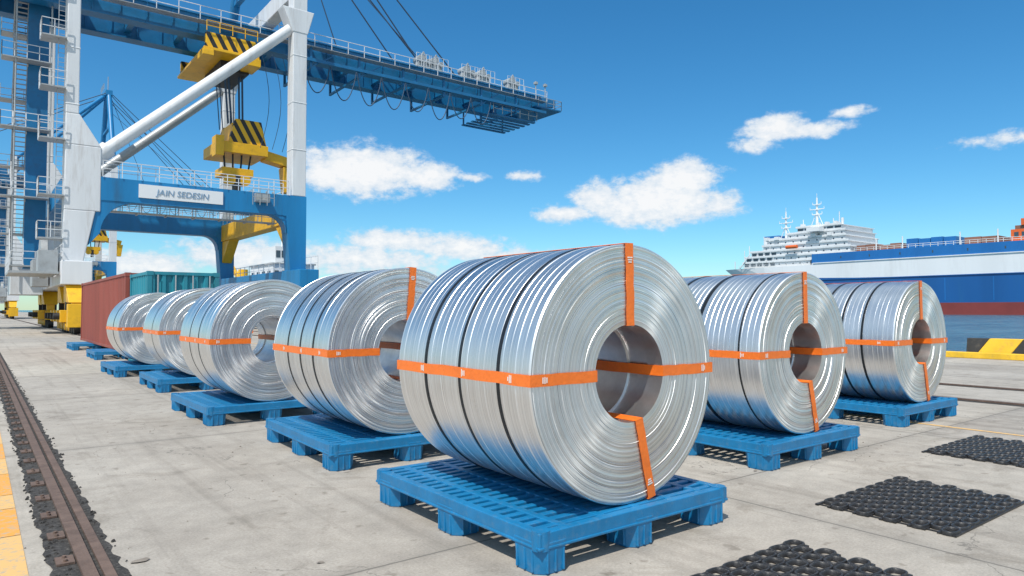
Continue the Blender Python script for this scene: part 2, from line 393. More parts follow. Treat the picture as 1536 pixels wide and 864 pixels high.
def coil(a,b,R,bands,straps,seed=1,L=CL,rot=0):
    s=R/CR; sl=L/CL
    e=empty('aluminium_coil',W(a+PW/2,b+.12+L/2,.262+R),TH+math.radians(rot))
    if seed not in cms:
        o=coil_mesh(seed).obj('wound_sheet',e,sharp=math.radians(25)); cms[seed]=o.data
    else:
        o=bpy.data.objects.new('wound_sheet',cms[seed]); S.collection.objects.link(o); o.parent=e
    o.scale=(s,sl,s)
    g=B(); n=120
    for t,w in bands:
        y=-L/2+t; prof=[(R-.01,y-w/2),(R+.003,y-w/2),(R+.003,y+w/2),(R-.01,y+w/2)]; vs=[]
        for r,yy in prof:
            for i in range(n): th=2*math.pi*i/n; vs.append((r*math.cos(th),yy,r*math.sin(th)))
        g.add(vs,[(j*n+i,j*n+(i+1)%n,(j+1)*n+(i+1)%n,(j+1)*n+i) for j in range(3) for i in range(n)],M_band)
    if bands: g.obj('steel_band',e)
    g=B(); tg=B(); wd=.038; ri=CI*s
    for phi in straps:
        c,s_=math.cos(math.radians(phi)),math.sin(math.radians(phi))
        rad=Vector((c,0,s_)); tn=Vector((-s_,0,c))
        def seg(r0,y0,r1,y1,th):
            nseg=10; rows=[]
            for i in range(nseg+1):
                f=i/nseg; wob=R_(-.003,.003) if 0<i<nseg else 0
                cpt=rad*(r0+(r1-r0)*f)+Vector((0,y0+(y1-y0)*f,0))+tn*wob
                rows.append([cpt-tn*wd,cpt+tn*wd,cpt+tn*wd+th,cpt-tn*wd+th])
            for i in range(nseg): g.hexa(rows[i],rows[i+1],M_orange)
        o=.008; hl=L/2
        seg(R+o,-hl-o,R+o,hl+o,rad*-.003)
        seg(R+o,-hl-o-.002,ri-o,-hl-o-.002,Vector((0,.003,0)))
        seg(ri-o,-hl-o,ri-o,hl+o,rad*.003)
        seg(R+o,hl+o+.002,ri-o,hl+o+.002,Vector((0,-.003,0)))
        for yy in (-hl+.18,-hl+.72,-hl+1.28):
            cpt=rad*(R+o+.0015)+Vector((0,yy,0))
            for k in range(3):
                q=cpt+Vector((0,k*.016,0)); w2=wd*R_(.35,.7)
                tg.hexa([q-tn*w2,q+tn*w2,q+tn*w2+Vector((0,.009,0)),q-tn*w2+Vector((0,.009,0))],[v+rad*.001 for v in (q-tn*w2,q+tn*w2,q+tn*w2+Vector((0,.009,0)),q-tn*w2+Vector((0,.009,0)))],M_tag)
        cpt=rad*(R-.13)+Vector((0,-hl-o-.004,0))
        for k in range(3):
            q=cpt+rad*k*.016; w2=wd*R_(.35,.7)
            tg.hexa([q-tn*w2,q+tn*w2,q+tn*w2+rad*.009,q-tn*w2+rad*.009],[v+Vector((0,-.001,0)) for v in (q-tn*w2,q+tn*w2,q+tn*w2+rad*.009,q-tn*w2+rad*.009)],M_tag)
    if straps:
        g.obj('orange_strap',e); tg.obj('strap_label',e)
H=(0,180)
ALL=(0,180,91,-77)
row=[(2.71,3.25,.905,[(.34,.03),(.80,.03),(1.27,.03)],ALL,1,0),
     (2.82,6.60,.905,[(.42,.03),(.80,.03),(1.2,.03)],(0,180,86,-77),2,-1),
     (2.56,10.2,.90,[(.6,.02),(1.1,.02)],H,1,.5),
     (2.82,14.9,.90,[(.7,.02)],H,2,-.6),
     (2.66,18.9,.89,[(.7,.02)],H,1,.8),
     (6.27,3.97,.88,[(.80,.045),(.25,.014),(1.25,.03)],ALL,2,0),
     (10.05,4.32,.885,[(.45,.03),(.75,.03),(1.05,.03),(1.35,.03)],ALL,1,0)]
for a,b,R,bd,st,sd,rot in row:
    pallet(a,b,rot*1.5); coil(a,b,R,bd,st,sd,rot=rot)
pallet(3.05,25.9); pallet(3.05,32.5)

# ---------------------------------------------------------------- rubber mats
def mat_obj(a,b,w,l,rot=0):
    e=empty('rubber_mat',W(a,b,.002),TH+math.radians(rot)); g=B()
    nx,ny=8,10; px,py=w/nx,l/ny
    for j in range(ny):
        for i in range(nx):
            cx=(i+.5+(.25 if j%2 else -.25))*px; cy=(j+.5)*py; rx,ry=px*.485,py*.53; ns=22
            vs=[]
            prof=((1.0,.002),(1.0,.022),(.94,.030),(.80,.030),(.72,.022),(.70,.002))
            for s_,z in prof:
                for k in range(ns):
                    t=2*math.pi*k/ns; ct,st_=math.cos(t),math.sin(t)
                    ct=math.copysign(abs(ct)**.7,ct); st_=math.copysign(abs(st_)**.7,st_)
                    vs.append((cx+rx*s_*ct,cy+ry*s_*st_,z+R_(-.0004,.0004)))
            g.add(vs,[(q*ns+k,q*ns+(k+1)%ns,(q+1)*ns+(k+1)%ns,(q+1)*ns+k) for q in range(5) for k in range(ns)],M_rubber,True)
    for j in range(ny+1):
        g.box(-px*.2,w+px*.2,j*py-.012,j*py+.012,.002,.014,M_rubber)
    for i in range(2*nx):
        g.box(i*px/2-.006,i*px/2+.006,0,l,.002,.009,M_rubber)
    g.obj('honeycomb_grid',e,fixn=True,sharp=math.radians(40))
def pix(x,y): 
    z=CH*F/(y-465); X=(x-768)/F*z; return X*U.x+z*U.y, X*D.x+z*D.y
a,b=pix(1430,800); mat_obj(a-.03,b,1.42,1.02)
a,b=pix(1545,700); mat_obj(a-.05,b+.02,1.5,1.0)
mat_obj(*[v+o_ for v,o_ in zip(pix(1180,812),(-1.35,-1.1))],1.35,1.1)

# ---------------------------------------------------------------- containers
def container(a0,a1,b0,b1,h0,h1,m,name='shipping_container',corr=.28):
    e=empty(name); g=B()
    w=a1-a0
    for a in (a0,a1-.12):
        for b in (b0,b1-.12): g.box(a,a+.12,b,b+.12,h0,h1,m)
    for h in (h0,h1-.10):
        for a in (a0+.01,a1-.09): g.box(a,a+.08,b0+.12,b1-.12,h+.005,h+.095,m)
        for b in (b0+.01,b1-.09): g.box(a0+.12,a1-.12,b,b+.08,h+.005,h+.095,m)
    g.box(a0+.05,a1-.05,b0+.05,b1-.05,h1-.05,h1-.02,m)
    for a in (a0-.01,a1-.16):
        for b in (b0-.01,b1-.16):
            for h in (h0-.002,h1-.115): g.box(a,a+.17,b,b+.17,h,h+.12,m)
    def corr_wall(p0,p1,along,off,inn,dirn):
        n=int((p1-p0)/corr); st=(p1-p0)/n; pts=[]
        for i in range(n):
            q=p0+i*st; pts+=[(q,off),(q+st*.3,off),(q+st*.45,off+inn),(q+st*.85,off+inn),(q+st,off)]
        vs=[]
        for q,o in pts:
            for h in (h0+.08,h1-.08): vs.append((o,q,h) if along=='b' else (q,o,h))
        g.add(vs,[(2*i,2*i+2,2*i+3,2*i+1) for i in range(len(pts)-1)],m)
    corr_wall(b0+.11,b1-.11,'b',a0+.025,.06,1); corr_wall(b0+.11,b1-.11,'b',a1-.025,-.06,1)
    corr_wall(a0+.11,a1-.11,'a',b1-.025,-.06,1); corr_wall(a0+.11,a1-.11,'a',b0+.025,.06,1)
    g.obj('body',e)
    g=B()
    for f in (.14,.38,.62,.86):
        x=a0+w*f; g.tube((x,b0-.02,h0+.1),(x,b0-.02,h1-.1),.02,M_grey,8)
    g.obj('door_bars',e)
container(3.75,6.15,25.0,36.6,.264,2.80,M_red)
container(3.85,5.80,22.0,24.8,.02,2.72,M_teal)

# ---------------------------------------------------------------- quay barrier
e=empty('quay_barrier')
M_by=mat('barrier_yellow',(.82,.50,.03),.55,0,.15,2,dirt=(.35,.25,.1),dirtamt=.6)
M_bk=mat('barrier_black',(.03,.03,.03),.6,0,.3,2,dirt=(.15,.13,.1),dirtamt=.5)
g=B()
for (y0,y1) in ((-30,9.4),(14,34),(38,110)):
    y=y0;k=0
    g.box(26.3,26.62,y0-.6,y1+.7,.0,.20,M_by)
    while y<y1-.01:
        ln=min(.95,y1-y); sl=.22
        def sec(yb,yt): return [(26.66,yb,0),(27.25,yb,0),(27.12,yt,.66),(26.8,yt,.66)]
        yb0=y+(0 if k==0 else sl); yt0=y-(0 if k==0 else sl); yb1=y+ln+sl; yt1=y+ln-sl
        if y+ln>=y1-.01: yb1=yt1=y1
        A=sec(yb0,yt0); Bq=sec(yb1,yt1)
        g.hexa([A[0],A[1],Bq[1],Bq[0]],[A[3],A[2],Bq[2],Bq[3]],M_bk if k%2 else M_by); y+=ln;k+=1
g.obj('striped_blocks',e,bevel=.02)

# ---------------------------------------------------------------- crane
def hazard():
    m=bpy.data.materials.new('hazard_stripes'); t=nt(m); N=t.nodes; L=t.links; p=N['Principled BSDF']; p.inputs['Roughness'].default_value=.5
    tc=N.new('ShaderNodeTexCoord'); s=N.new('ShaderNodeSeparateXYZ'); L.new(tc.outputs['Object'],s.inputs[0])
    a=N.new('ShaderNodeMath'); a.operation='ADD'; 
    ml=N.new('ShaderNodeMath'); ml.operation='MULTIPLY'; ml.inputs[1].default_value=.55; L.new(s.outputs[2],ml.inputs[0])
    L.new(s.outputs[0],a.inputs[0]); L.new(ml.outputs[0],a.inputs[1])
    d=N.new('ShaderNodeMath'); d.operation='DIVIDE'; d.inputs[1].default_value=.85; L.new(a.outputs[0],d.inputs[0])
    f=N.new('ShaderNodeMath'); f.operation='FRACT'; L.new(d.outputs[0],f.inputs[0])
    g_=N.new('ShaderNodeMath'); g_.operation='GREATER_THAN'; g_.inputs[1].default_value=.5; L.new(f.outputs[0],g_.inputs[0])
    mx=N.new('ShaderNodeMix'); mx.data_type='RGBA'; mx.inputs[6].default_value=(.80,.44,.012,1); mx.inputs[7].default_value=(.02,.02,.02,1); L.new(g_.outputs[0],mx.inputs[0]); L.new(mx.outputs[2],p.inputs['Base Color']); return m
M_hz=hazard()
aR0,aR1=20.7,21.9
bN,bF=57.0,79.0; bm=68.0
crane_parts=[]
def build_crane(e):
    P=lambda g,n,**k: crane_parts.append(g.obj(n,e,**k))
    g=B()
    for b in (bN,bF-1.3):
        g.box(4.7,6.9,b,b+1.3,8.6,13.2,M_white)
        g.hexa([(4.7,b,13.2),(6.9,b,13.2),(6.9,b+1.3,13.2),(4.7,b+1.3,13.2)],[(4.7,b+.1,15.4),(5.55,b+.1,15.4),(5.55,b+1.2,15.4),(4.7,b+1.2,15.4)],M_white)
        g.box(4.7,5.5,b+.1,b+1.2,15.4,30,M_white)
        g.hexa([(4.6,b,4.9),(5.9,b,4.9),(5.9,b+1.3,4.9),(4.6,b+1.3,4.9)],[(4.7,b,8.6),(6.6,b,8.6),(6.6,b+1.3,8.6),(4.7,b+1.3,8.6)],M_white)
        g.box(aR0,aR1,b,b+1.3,11.15,30,M_white)
        for h in (15,19,23): g.box(aR0-.03,aR1+.03,b-.03,b+1.33,h,h+.12,M_white); g.box(4.67,5.53,b+.07,b+1.23,h+1,h+1.12,M_white)
        g.hexa([(aR0-.05,b-.04,25.0),(aR1+.05,b-.04,25.0),(aR1+.05,b+1.34,25.0),(aR0-.05,b+1.34,25.0)],[(aR0-.9,b-.04,27.0),(aR1+.6,b-.04,27.0),(aR1+.6,b+1.34,27.0),(aR0-.9,b+1.34,27.0)],M_white)
    for a in (4.75,aR0+.05):
        g.box(a,a+1.1,bN+1.31,bF-1.31,28.2,29.8,M_white)
    P(g,'white_legs',bevel=.06)
    g=B()
    for b in (bN+.02,bF-1.32):
        g.box(6.905,20.0,b,b+1.25,9.45,11.12,M_blue)
        n=9; r=2.4
        for i in range(n-1):
            t0=math.pi/2*i/(n-1); t1=math.pi/2*(i+1)/(n-1)
            c=(6.9+r,9.45-r)
            x0,z0=c[0]-r*math.sin(math.pi/2-t0),c[1]+r*math.cos(math.pi/2-t0)
            x1,z1=c[0]-r*math.sin(math.pi/2-t1),c[1]+r*math.cos(math.pi/2-t1)
            g.prism([(x0-.0,z0),(x1,z1),(x1,9.448),(x0,9.448)],b+.05,b+1.2,M_blue)
            rr=r*.6; c=(20.3-rr,9.45-rr)
            x0,z0=c[0]+rr*math.cos(t0),c[1]+rr*math.sin(t0); x1,z1=c[0]+rr*math.cos(t1),c[1]+rr*math.sin(t1)
            g.prism([(x0,z0),(x1,z1),(x1,9.448),(x0,9.448)],b+.05,b+1.2,M_blue)
        g.prism([(6.2,6.2),(6.9,7.1),(6.9,8.6),(6.62,8.6)],b+.1,b+1.15,M_blue)
        g.hexa([(20.6,b-.03,4.9),(21.95,b-.03,4.9),(21.95,b+1.28,4.9),(20.6,b+1.28,4.9)],[(20.25,b-.03,9.4),(21.95,b-.03,9.4),(21.95,b+1.28,9.4),(20.25,b+1.28,9.4)],M_blue)
        g.box(20.0,21.95,b-.03,b+1.28,9.4,11.14,M_blue)
    P(g,'blue_portal',bevel=.05)
    g=B()
    g.box(4.4,6.2,bN-2.5,bF+2.5,3.3,4.9,M_white); g.box(20.5,22.1,bN-2.5,bF+2.5,3.3,4.9,M_blue)
    g.box(4.6,6.0,bN+1.32,bF-1.33,9.5,11,M_blue)
    P(g,'sill_beams',bevel=.05)
    g=B(); g.box(20.6,21.8,bN+1.32,bF-1.33,8.9,10.6,M_yel)
    for b in (bN+1.4,bF-4): g.prism([(b,8.9),(b+2.6,8.9),(b+(0 if b<60 else 2.6),6.6)],20.7,21.7,M_yel,ax='x')
    P(g,'yellow_tie_beam',bevel=.05)
    g=B()
    for a in (5.3,21.3):
        for c in (bN-1.6,bN+2.8,bF-3.2,bF+1.2):
            g.hexa([(a-.5,c-1.7,2.1),(a+.5,c-1.7,2.1),(a+.5,c+1.7,2.1),(a-.5,c+1.7,2.1)],[(a-.6,c-.6,3.28),(a+.6,c-.6,3.28),(a+.6,c+.6,3.28),(a-.6,c+.6,3.28)],M_yel)
            for d_ in (-1.1,1.1):
                g.box(a-.42,a+.42,c+d_-.9,c+d_+.9,.75,1.5,M_yel)
                g.box(a-.3,a+.3,c+d_-.3,c+d_+.3,1.5,2.2,M_yel)
                g.box(a-.95,a-.45,c+d_-.35,c+d_+.35,.8,1.6,M_yel)
                g.tube((a-.9,c+d_,1.2),(a-1.3,c+d_,1.2),.22,M_black,12)
                for w_ in (-.5,.5):
                    g.tube((a-.2,c+d_+w_,.42),(a+.2,c+d_+w_,.42),.38,M_black,16)
                    g.tube((a-.5,c+d_+w_,.5),(a-.44,c+d_+w_,.5),.25,M_yel,12)
            g.box(a-.55,a+.55,c-.2,c+.2,1.6,2.15,M_black)
        g.box(a-.7,a+.7,bN-5.0,bN-4.3,.5,2.0,M_yel); g.box(a-.3,a+.3,bN-4.3,bN-3.6,.9,1.5,M_black)
    P(g,'bogies',bevel=.03)
    g=B()
    for b in (bN+.65,bF-.65):
        g.tube((6.3,b,12.3),(20.9,b,25.6),.44,M_white if b<60 else M_grey,20)
        g.tube((6.0,b,11.9),(7.4,b,13.3),.6,M_white,20)
    P(g,'diagonal_braces')
    g=B(); h0,h1=26.0,27.75; tip=54.6
    for b in (65.2,69.8):
        g.box(-16,tip,b,b+1.0,h0,h1,M_dblue)
        g.box(-16,tip,b-.15,b+1.15,h1,h1+.12,M_dblue); g.box(-16,tip,b-.15,b+1.15,h0-.12,h0,M_dblue)
        for i in range(35): g.box(-15+i*2.0,-14.92+i*2.0,b-.09,b,h0,h1,M_dblue)
        g.hexa([(tip,b,h0+.6),(tip+2.4,b,h0+1),(tip+2.4,b+1,h0+1),(tip,b+1,h0+.6)],[(tip,b,h1),(tip+2.4,b,h1),(tip+2.4,b+1,h1),(tip,b+1,h1)],M_dblue)
    for i in range(18):
        a=-14+i*4.0; g.box(a,a+.5,66.25,69.75,h0+.4,h1-.1,M_dblue)
        if i<17: g.beam((a+.25,66.3,h1-.5),(a+4.2,69.7,h1-.5),.2,.2,M_dblue)
    for a in range(25,52,5):
        for b in (64.3,71.5): g.box(a,a+.22,b,b+.2,24.9,27.0,M_dblue)
        g.box(a,a+.22,64.5,71.5,24.9,25.1,M_dblue); g.beam((a+.1,64.4,25.0),(a+2.5,64.4,26.6),.12,.12,M_dblue)
    g.box(24,tip,64.1,64.35,25.5,25.8,M_dblue)
    for b in range(65,72): g.box(47,53.5,b-.1,b+.3,24.3,24.45,M_dblue)
    g.box(53.2,57.2,64.3,71.7,26.2,26.35,M_dblue)
    for a in (47.2,53.2): 
        for b in (64.7,71.2): g.box(a,a+.15,b,b+.15,24.45,26,M_dblue)
    P(g,'boom_girders')
    g=B()
    g.box(-16,tip,64.0,64.95,26.9,26.95,M_grey); g.rail((-16,64.0,26.95),(tip,64.0,26.95),M_white,1.2,1.7,.04)
    g.box(-16,tip,71.05,72,26.9,26.95,M_grey); g.rail((-16,72.0,26.95),(tip,72.0,26.95),M_white,1.2,1.7,.04)
    g.rail((47,64.6,24.45),(53.5,64.6,24.45),M_grey,1.1,1.3,.04); g.rail((53.5,64.3,26.35),(57.2,64.3,26.35),M_grey,1.1,1.0,.04); g.rail((57.2,64.3,26.35),(57.2,71.7,26.35),M_grey,1.1,1.2,.04)
    for b in (bN-.05,bF-1.35):
        g.rail((7,b,11.15),(20.4,b,11.15),M_white,1.15,1.2,.035); g.rail((7,b+1.3,11.15),(20.4,b+1.3,11.15),M_white,1.15,1.2,.035)
    g.box(7.2,20,bN+1.5,bN+2.5,8.9,8.95,M_grey); g.rail((7.2,bN+1.5,8.95),(20,bN+1.5,8.95),M_grey,1.1,1.2,.035); g.rail((7.2,bN+2.5,8.95),(20,bN+2.5,8.95),M_grey,1.1,1.2,.035)
    for k in range(7): g.box(7.5+k*2,7.6+k*2,bN+1.3,bN+2.5,8.8,8.9,M_grey)
    g.rail((20.6,bN+2,10.62),(20.6,bF-2,10.62),M_white,1.1,1.5,.035)
    g.rail((4.5,bN-2.5,4.92),(4.5,bF+2.5,4.92),M_white,1.1,1.5,.035); g.rail((22,bN-2.5,4.92),(22,bF+2.5,4.92),M_white,1.1,1.5,.035)
    g.box(17.6,18.7,bN-.6,bN-.06,10.3,11.0,M_grey); g.rail((17.3,bN-.7,10.0),(19.0,bN-.7,10.0),M_grey,1.3,.45,.03)
    P(g,'walkways_and_handrails')
    g=B(); q=h1+.15
    for a in (38.2,39.8,44,46.2,50.5):
        g.box(a-.7,a+.7,65.3,66.1,q,q+.7,M_grey); g.tube((a-.4,65.1,q+1.0),(a-.4,66.4,q+1.0),.42,M_grey,14); g.tube((a+.5,65.1,q+.8),(a+.5,66.4,q+.8),.3,M_grey,14)
        g.box(a-.2,a+.2,69.9,70.7,q,q+1.4,M_grey); g.beam((a-.9,65.5,q),(a,65.5,q+1.9),.12,.12,M_grey); g.beam((a+.9,65.5,q),(a,65.5,q+1.9),.12,.12,M_grey)
        g.rail((a-1.2,64.9,q),(a+1.2,64.9,q),M_white,1.4,.6,.035)
    for a in (54,55.5): g.tube((a,65.4,q),(a,65.4,q+1.8),.07,M_grey,6); g.box(a-.2,a+.2,65.2,65.6,q+1.4,q+1.7,M_grey)
    g.box(-13,1,65,71,28.0,31.5,M_white); g.box(-13.2,1.2,64.8,71.2,31.5,31.7,M_grey)
    for k in range(5): g.box(-12+k*2.6,-10.6+k*2.6,64.95,65,29.2,30.2,M_glass_opening)
    P(g,'machinery_house',bevel=.03)
    g=B()
    for b in (bN+.65,bF-.65):
        g.tube((21.3,b,29.5),(21.3,bm+(-1.5 if b<60 else 1.5),47),.5,M_blue,12)
        g.tube((5.1,b,29.5),(20.6,bm+(-1.5 if b<60 else 1.5),46.5),.35,M_blue,10)
    g.box(20.7,21.9,bm-2.2,bm+2.2,46.6,47.6,M_blue); g.rail((20.3,bm-2.3,47.6),(20.3,bm+2.3,47.6),M_grey,1.2,1,.04); g.tube((21.3,bm,47.6),(21.3,bm,51),.08,M_grey,6)
    for hh,wx in ((34,8.4),(39.5,5.2)): g.beam((21.3,bm-wx,hh),(21.3,bm+wx,hh),.5,.5,M_blue)
    P(g,'a_frame')
    g=B()
    for b in (66.0,70.0):
        for a,zo in ((38.6,0),(43,.3)): g.tube((21.3,b,47+zo),(a,b,q),.075,M_cable,6)
        g.tube((20.9,b,47),(-13,b,q),.09,M_cable,6)
    g.tube((21.3,68,44),(40,66.5,q),.05,M_cable,4); g.tube((21.3,66,47),(28.5,66,q),.06,M_cable,4)
    a=24.2
    while a<44:
        w=2.7; sag=R_(2.5,3.2); pr=None
        for k in range(15):
            f=k/14; qq=(a+w*f,64.0,25.3-sag*(1-(2*f-1)**2)**.85)
            if pr: g.tube(pr,qq,.055,M_cable,5)
            pr=qq
        a+=w*1.02
    for a in (17.6,17.9,18.9,19.2):
        for b in (66,66.3,69): g.tube((a,b,24),(a+(.5 if a<18.5 else .2),b+.3,18.8),.05,M_cable,5)
    for a,b in ((20.4,64.5),(21.5,64.5),(22.6,65)):
        pr=None
        for k in range(9):
            f=k/8; qq=(a+.8*math.sin(f*3.1),b,25.5-f*9)
            if pr: g.tube(pr,qq,.03,M_cable,4)
            pr=qq
    P(g,'stays_and_cables')
    g=B()
    a0,a1,b0,b1=1.9,4.4,66,69.5
    for a in (a0+.2,a1): 
        for b in (b0,b1): g.tube((a,b,4.5),(a,b,31),.07,M_grey,6)
    h=5.0;k=0
    while h<31:
        if k%2==0: g.box(a0-.7,a1,b0-.2,b0+1.1,h,h+.08,M_grey); g.rail((a0-.7,b0-.2,h+.08),(a1,b0-.2,h+.08),M_white,1.1,.8,.035); g.rail((a0-.7,b0-.2,h+.08),(a0-.7,b0+1.1,h+.08),M_white,1.1,.8,.035)
        else: g.box(a0-.7,a1,b1-1.1,b1+.2,h,h+.08,M_grey); g.rail((a0-.7,b1+.2,h+.08),(a1,b1+.2,h+.08),M_white,1.1,.8,.035); g.rail((a0-.7,b1-1.1,h+.08),(a0-.7,b1+.2,h+.08),M_white,1.1,.8,.035)
        y0,y1=(b0+1,b1-1) if k%2==0 else (b1-1,b0+1)
        for xx in (a0+.1,a0+1.0): g.beam((xx,y0,h),(xx,y1,h+2.7),.08,.25,M_grey); g.tube((xx,y0,h+1),(xx,y1,h+3.7),.035,M_white,4)
        for q_ in range(8): f=(q_+.5)/8; yc=y0+(y1-y0)*f; g.box(a0+.1,a0+1.0,yc-.13,yc+.13,h+2.7*f,h+2.7*f+.04,M_grey)
        h+=2.7;k+=1
    g.box(2.9,4.3,67,68.6,4.9,30,M_dblue)
    for h in (6.5,9.5,13.4,17,20.5,24):
        g.box(3.2,4.68,bN-.2,bN+1.4,h,h+.08,M_grey); g.rail((3.2,bN-.2,h+.08),(4.68,bN-.2,h+.08),M_white,1.1,.7,.03); g.rail((3.2,bN-.2,h+.08),(3.2,bN+1.4,h+.08),M_white,1.1,.7,.03)
    for s_ in (4.2,4.6): g.tube((s_,bN+.2,4.9),(s_,bN+.2,25),.03,M_grey,4)
    for i in range(60): g.tube((4.2,bN+.2,5+i*.33),(4.6,bN+.2,5+i*.33),.02,M_grey,4)
    g.tube((3.6,61,5.4),(4.0,61,5.4),1.5,M_grey,24); g.box(3.3,4.3,63,66,3.4,5.4,M_grey); g.box(2.2,4.4,70,76,2.9,5.2,M_white); g.box(1.6,4.3,bN-2.3,bN+4,4.0,4.15,M_grey)
    g.box(3.2,4.3,bN-1.6,bN+.4,4.15,5.6,M_grey); g.rail((1.6,bN-2.3,4.15),(1.6,bN+4,4.15),M_white,1.1,.9,.03)
    P(g,'stair_tower')
    g=B(); g.box(9.3,15.2,bN-.10,bN+.0,9.85,10.85,M_hullw); P(g,'sign_board')
    g=B()
    g.box(15.3,19.6,63.2,63.6,24.35,25.7,M_hz); g.box(15.3,19.6,72.4,72.8,24.35,25.7,M_hz)
    g.box(15.1,19.8,63.0,73,24.1,24.34,M_yel); g.box(15.0,15.9,62.9,64.8,23.6,24.09,M_yel); g.box(18.7,19.9,62.9,65.4,23.4,24.09,M_yel); g.box(17,19.5,65,70.5,23.2,24.09,M_black)
    g.rail((15.3,62.95,25.7),(19.6,62.95,25.7),M_yel,.9,.9,.05)
    P(g,'trolley',bevel=.03)
    g=B()
    for b in (65.4,69.4): g.prism([(17.9,16.9),(21.3,16.9),(20.8,19.1),(18.5,19.1)],b,b+.5,M_hz)
    g.box(18.3,20.9,65.92,69.38,17.2,18.8,M_yel)
    g.box(16.9,21.4,65.2,70.2,15.9,16.88,M_yel); g.box(16.7,17.4,65.0,66.4,15.5,17.3,M_yel)
    g.beam((21.4,66.6,16.2),(24.0,66.6,15.7),1.4,.9,M_yel); g.hexa([(23.3,66,12.9),(24.0,66,12.9),(24.0,67.2,12.9),(23.3,67.2,12.9)],[(23.1,65.9,15.3),(24.3,65.9,15.3),(24.3,67.3,15.3),(23.1,67.3,15.3)],M_yel)
    for i in range(4): g.tube((17.6+i*.8,65.9,15.9),(17.8+i*.7,66.2,14.6),.09,M_black,6)
    g.box(17.4,20.2,65.6,68,13.9,14.6,M_yel); g.tube((18.1,65.4,13.5),(18.1,66.2,13.5),.5,M_yel,14); g.tube((19.4,65.4,13.5),(19.4,66.2,13.5),.5,M_yel,14); g.box(18.5,19,65.4,66.4,12.5,13.9,M_black)
    P(g,'spreader',bevel=.03)
    cu=bpy.data.curves.new('sign_text','FONT'); cu.body='JAIN SEDESIN'; cu.size=.62; cu.extrude=.01; cu.shear=.15; cu.align_x='CENTER'; cu.align_y='CENTER'
    to=bpy.data.objects.new('sign_text',cu); S.collection.objects.link(to); to.parent=e; to.location=(12.3,bN-.13,10.33); to.rotation_euler=(math.radians(90),0,0); cu.materials.append(mat('sign_text_blue',(.2,.33,.48),.5))
    crane_parts.append(to)
c1=empty('gantry_crane'); build_crane(c1)
for k,off in enumerate((100,)):
    c=empty('gantry_crane',D*off)
    for o in crane_parts:
        n=bpy.data.objects.new(o.name.split('.')[0],o.data); S.collection.objects.link(n); n.parent=c; n.location=o.location; n.rotation_euler=o.rotation_euler

# work barge moored beyond the crane
e=empty('work_barge'); g=B()
M_bh=mat('barge_hull_grey',(.10,.13,.16),.5,0,.2,.3,dirt=(.15,.09,.06),dirtamt=.5)
g.prism([(96,WL-1),(150,WL-1),(153,4.2),(94,4.2)],31,41,M_bh,ax='x')
g.box(30.9,41.1,93.8,153.2,4.2,4.5,M_hullb)
g.box(33,39,98,108,4.5,8.2,M_hullw); g.box(34,38,100,106,8.2,10.8,M_hullw); g.box(32.8,39.2,97.8,108.2,8.1,8.3,M_grey)
for k in range(5): g.box(33.1+k*1.2,33.8+k*1.2,97.95,98,6.2,7.2,M_glass_opening); g.box(34.1+k*.8,34.7+k*.8,99.95,100,9.2,10.2,M_glass_opening)
for k in range(4): g.box(32.95,33,99+k*2.4,100.2+k*2.4,6.2,7.2,M_glass_opening)
for k in range(5): g.box(32.5,39.5,112+k*7,117+k*7,4.5,6.4+.4*(k%2),M_grey)
g.rail((31.2,94,4.5),(31.2,153,4.5),M_grey,1.2,1.6,.05); g.rail((31.2,94,4.5),(40.8,94,4.5),M_grey,1.2,1.6,.05)
g.tube((36,103,10.8),(36,103,15),.12,M_hullw,6); g.beam((36,122,6),(35,134,13.5),.6,.6,M_yel); g.tube((36,122,4.5),(36,122,8.5),.8,M_yel,12)
g.obj('hull_and_deckhouse',e)

# ---------------------------------------------------------------- ship
e=empty('cargo_ship')
A=438.0; BW=55.0
g=B()
st=[-60,0,60,126,180,215,243.9,244.1,262,280,295,305,312,316]
def deck(b): return 38.5 if b<244 else 31.5
def bpos(b,h):
    if b>262:
        f=(b-262)/54.0; return b-(max(0,31.5-h)*1.1)*f
    return b
def inset(b,h):
    f=max(0,(b-270)/46.0); return 20*f**2*(.35+.65*max(0,1-h/32)) 
rows=[]
def ht(k,b):
    top=deck(b)
    return min([ -2,5.8, 21.5+ (0 if b<200 else (b-200)*.03), 32.5, 38.5][k],top)
for b in st:
    rows.append([(b,ht(k,b)) for k in range(5)])
mk=[M_hullr,M_hulld,M_hullw,M_hullb]
for side in (0,1):
    for i in range(len(st)-1):
        for k in range(4):
            q=[rows[i][k],rows[i+1][k],rows[i+1][k+1],rows[i][k+1]]
            vs=[((A+inset(b,h)) if side==0 else (A+BW-inset(b,h)),bpos(b,h),h) for b,h in q]
            g.add(vs,[(0,1,2,3)],mk[k])
vs=[];b=316
for k in range(5):
    h=ht(k,b); vs+=[(A+inset(b,h),bpos(b,h),h),(A+BW-inset(b,h),bpos(b,h),h)]
for k in range(3): g.add([vs[2*k],vs[2*k+1],vs[2*k+3],vs[2*k+2]],[(0,1,2,3)],mk[k])
for i in range(len(st)-1):
    b0,b1=st[i],st[i+1]; h0,h1=deck(b0)-.1,deck(b1)-.1
    g.add([(A+inset(b0,31),b0,h0),(A+BW-inset(b0,31),b0,h0),(A+BW-inset(b1,31),b1,h1),(A+inset(b1,31),b1,h1)],[(0,1,2,3)],M_grey)
for hh in (32.5,21.4): g.box(A-.5,A+.1,-60,243,hh-.25,hh+.25,M_hullw if hh>30 else M_hulld)
for k in range(14): g.box(A-.08,A+.05,-10+k*18,-9.3+k*18,34.8,36.2,M_glass_opening)
for k in range(9): g.box(A-.06,A+.05,20+k*24,20.5+k*24,7,20,M_hullb)
g.obj('hull',e,fixn=False)
g=B()
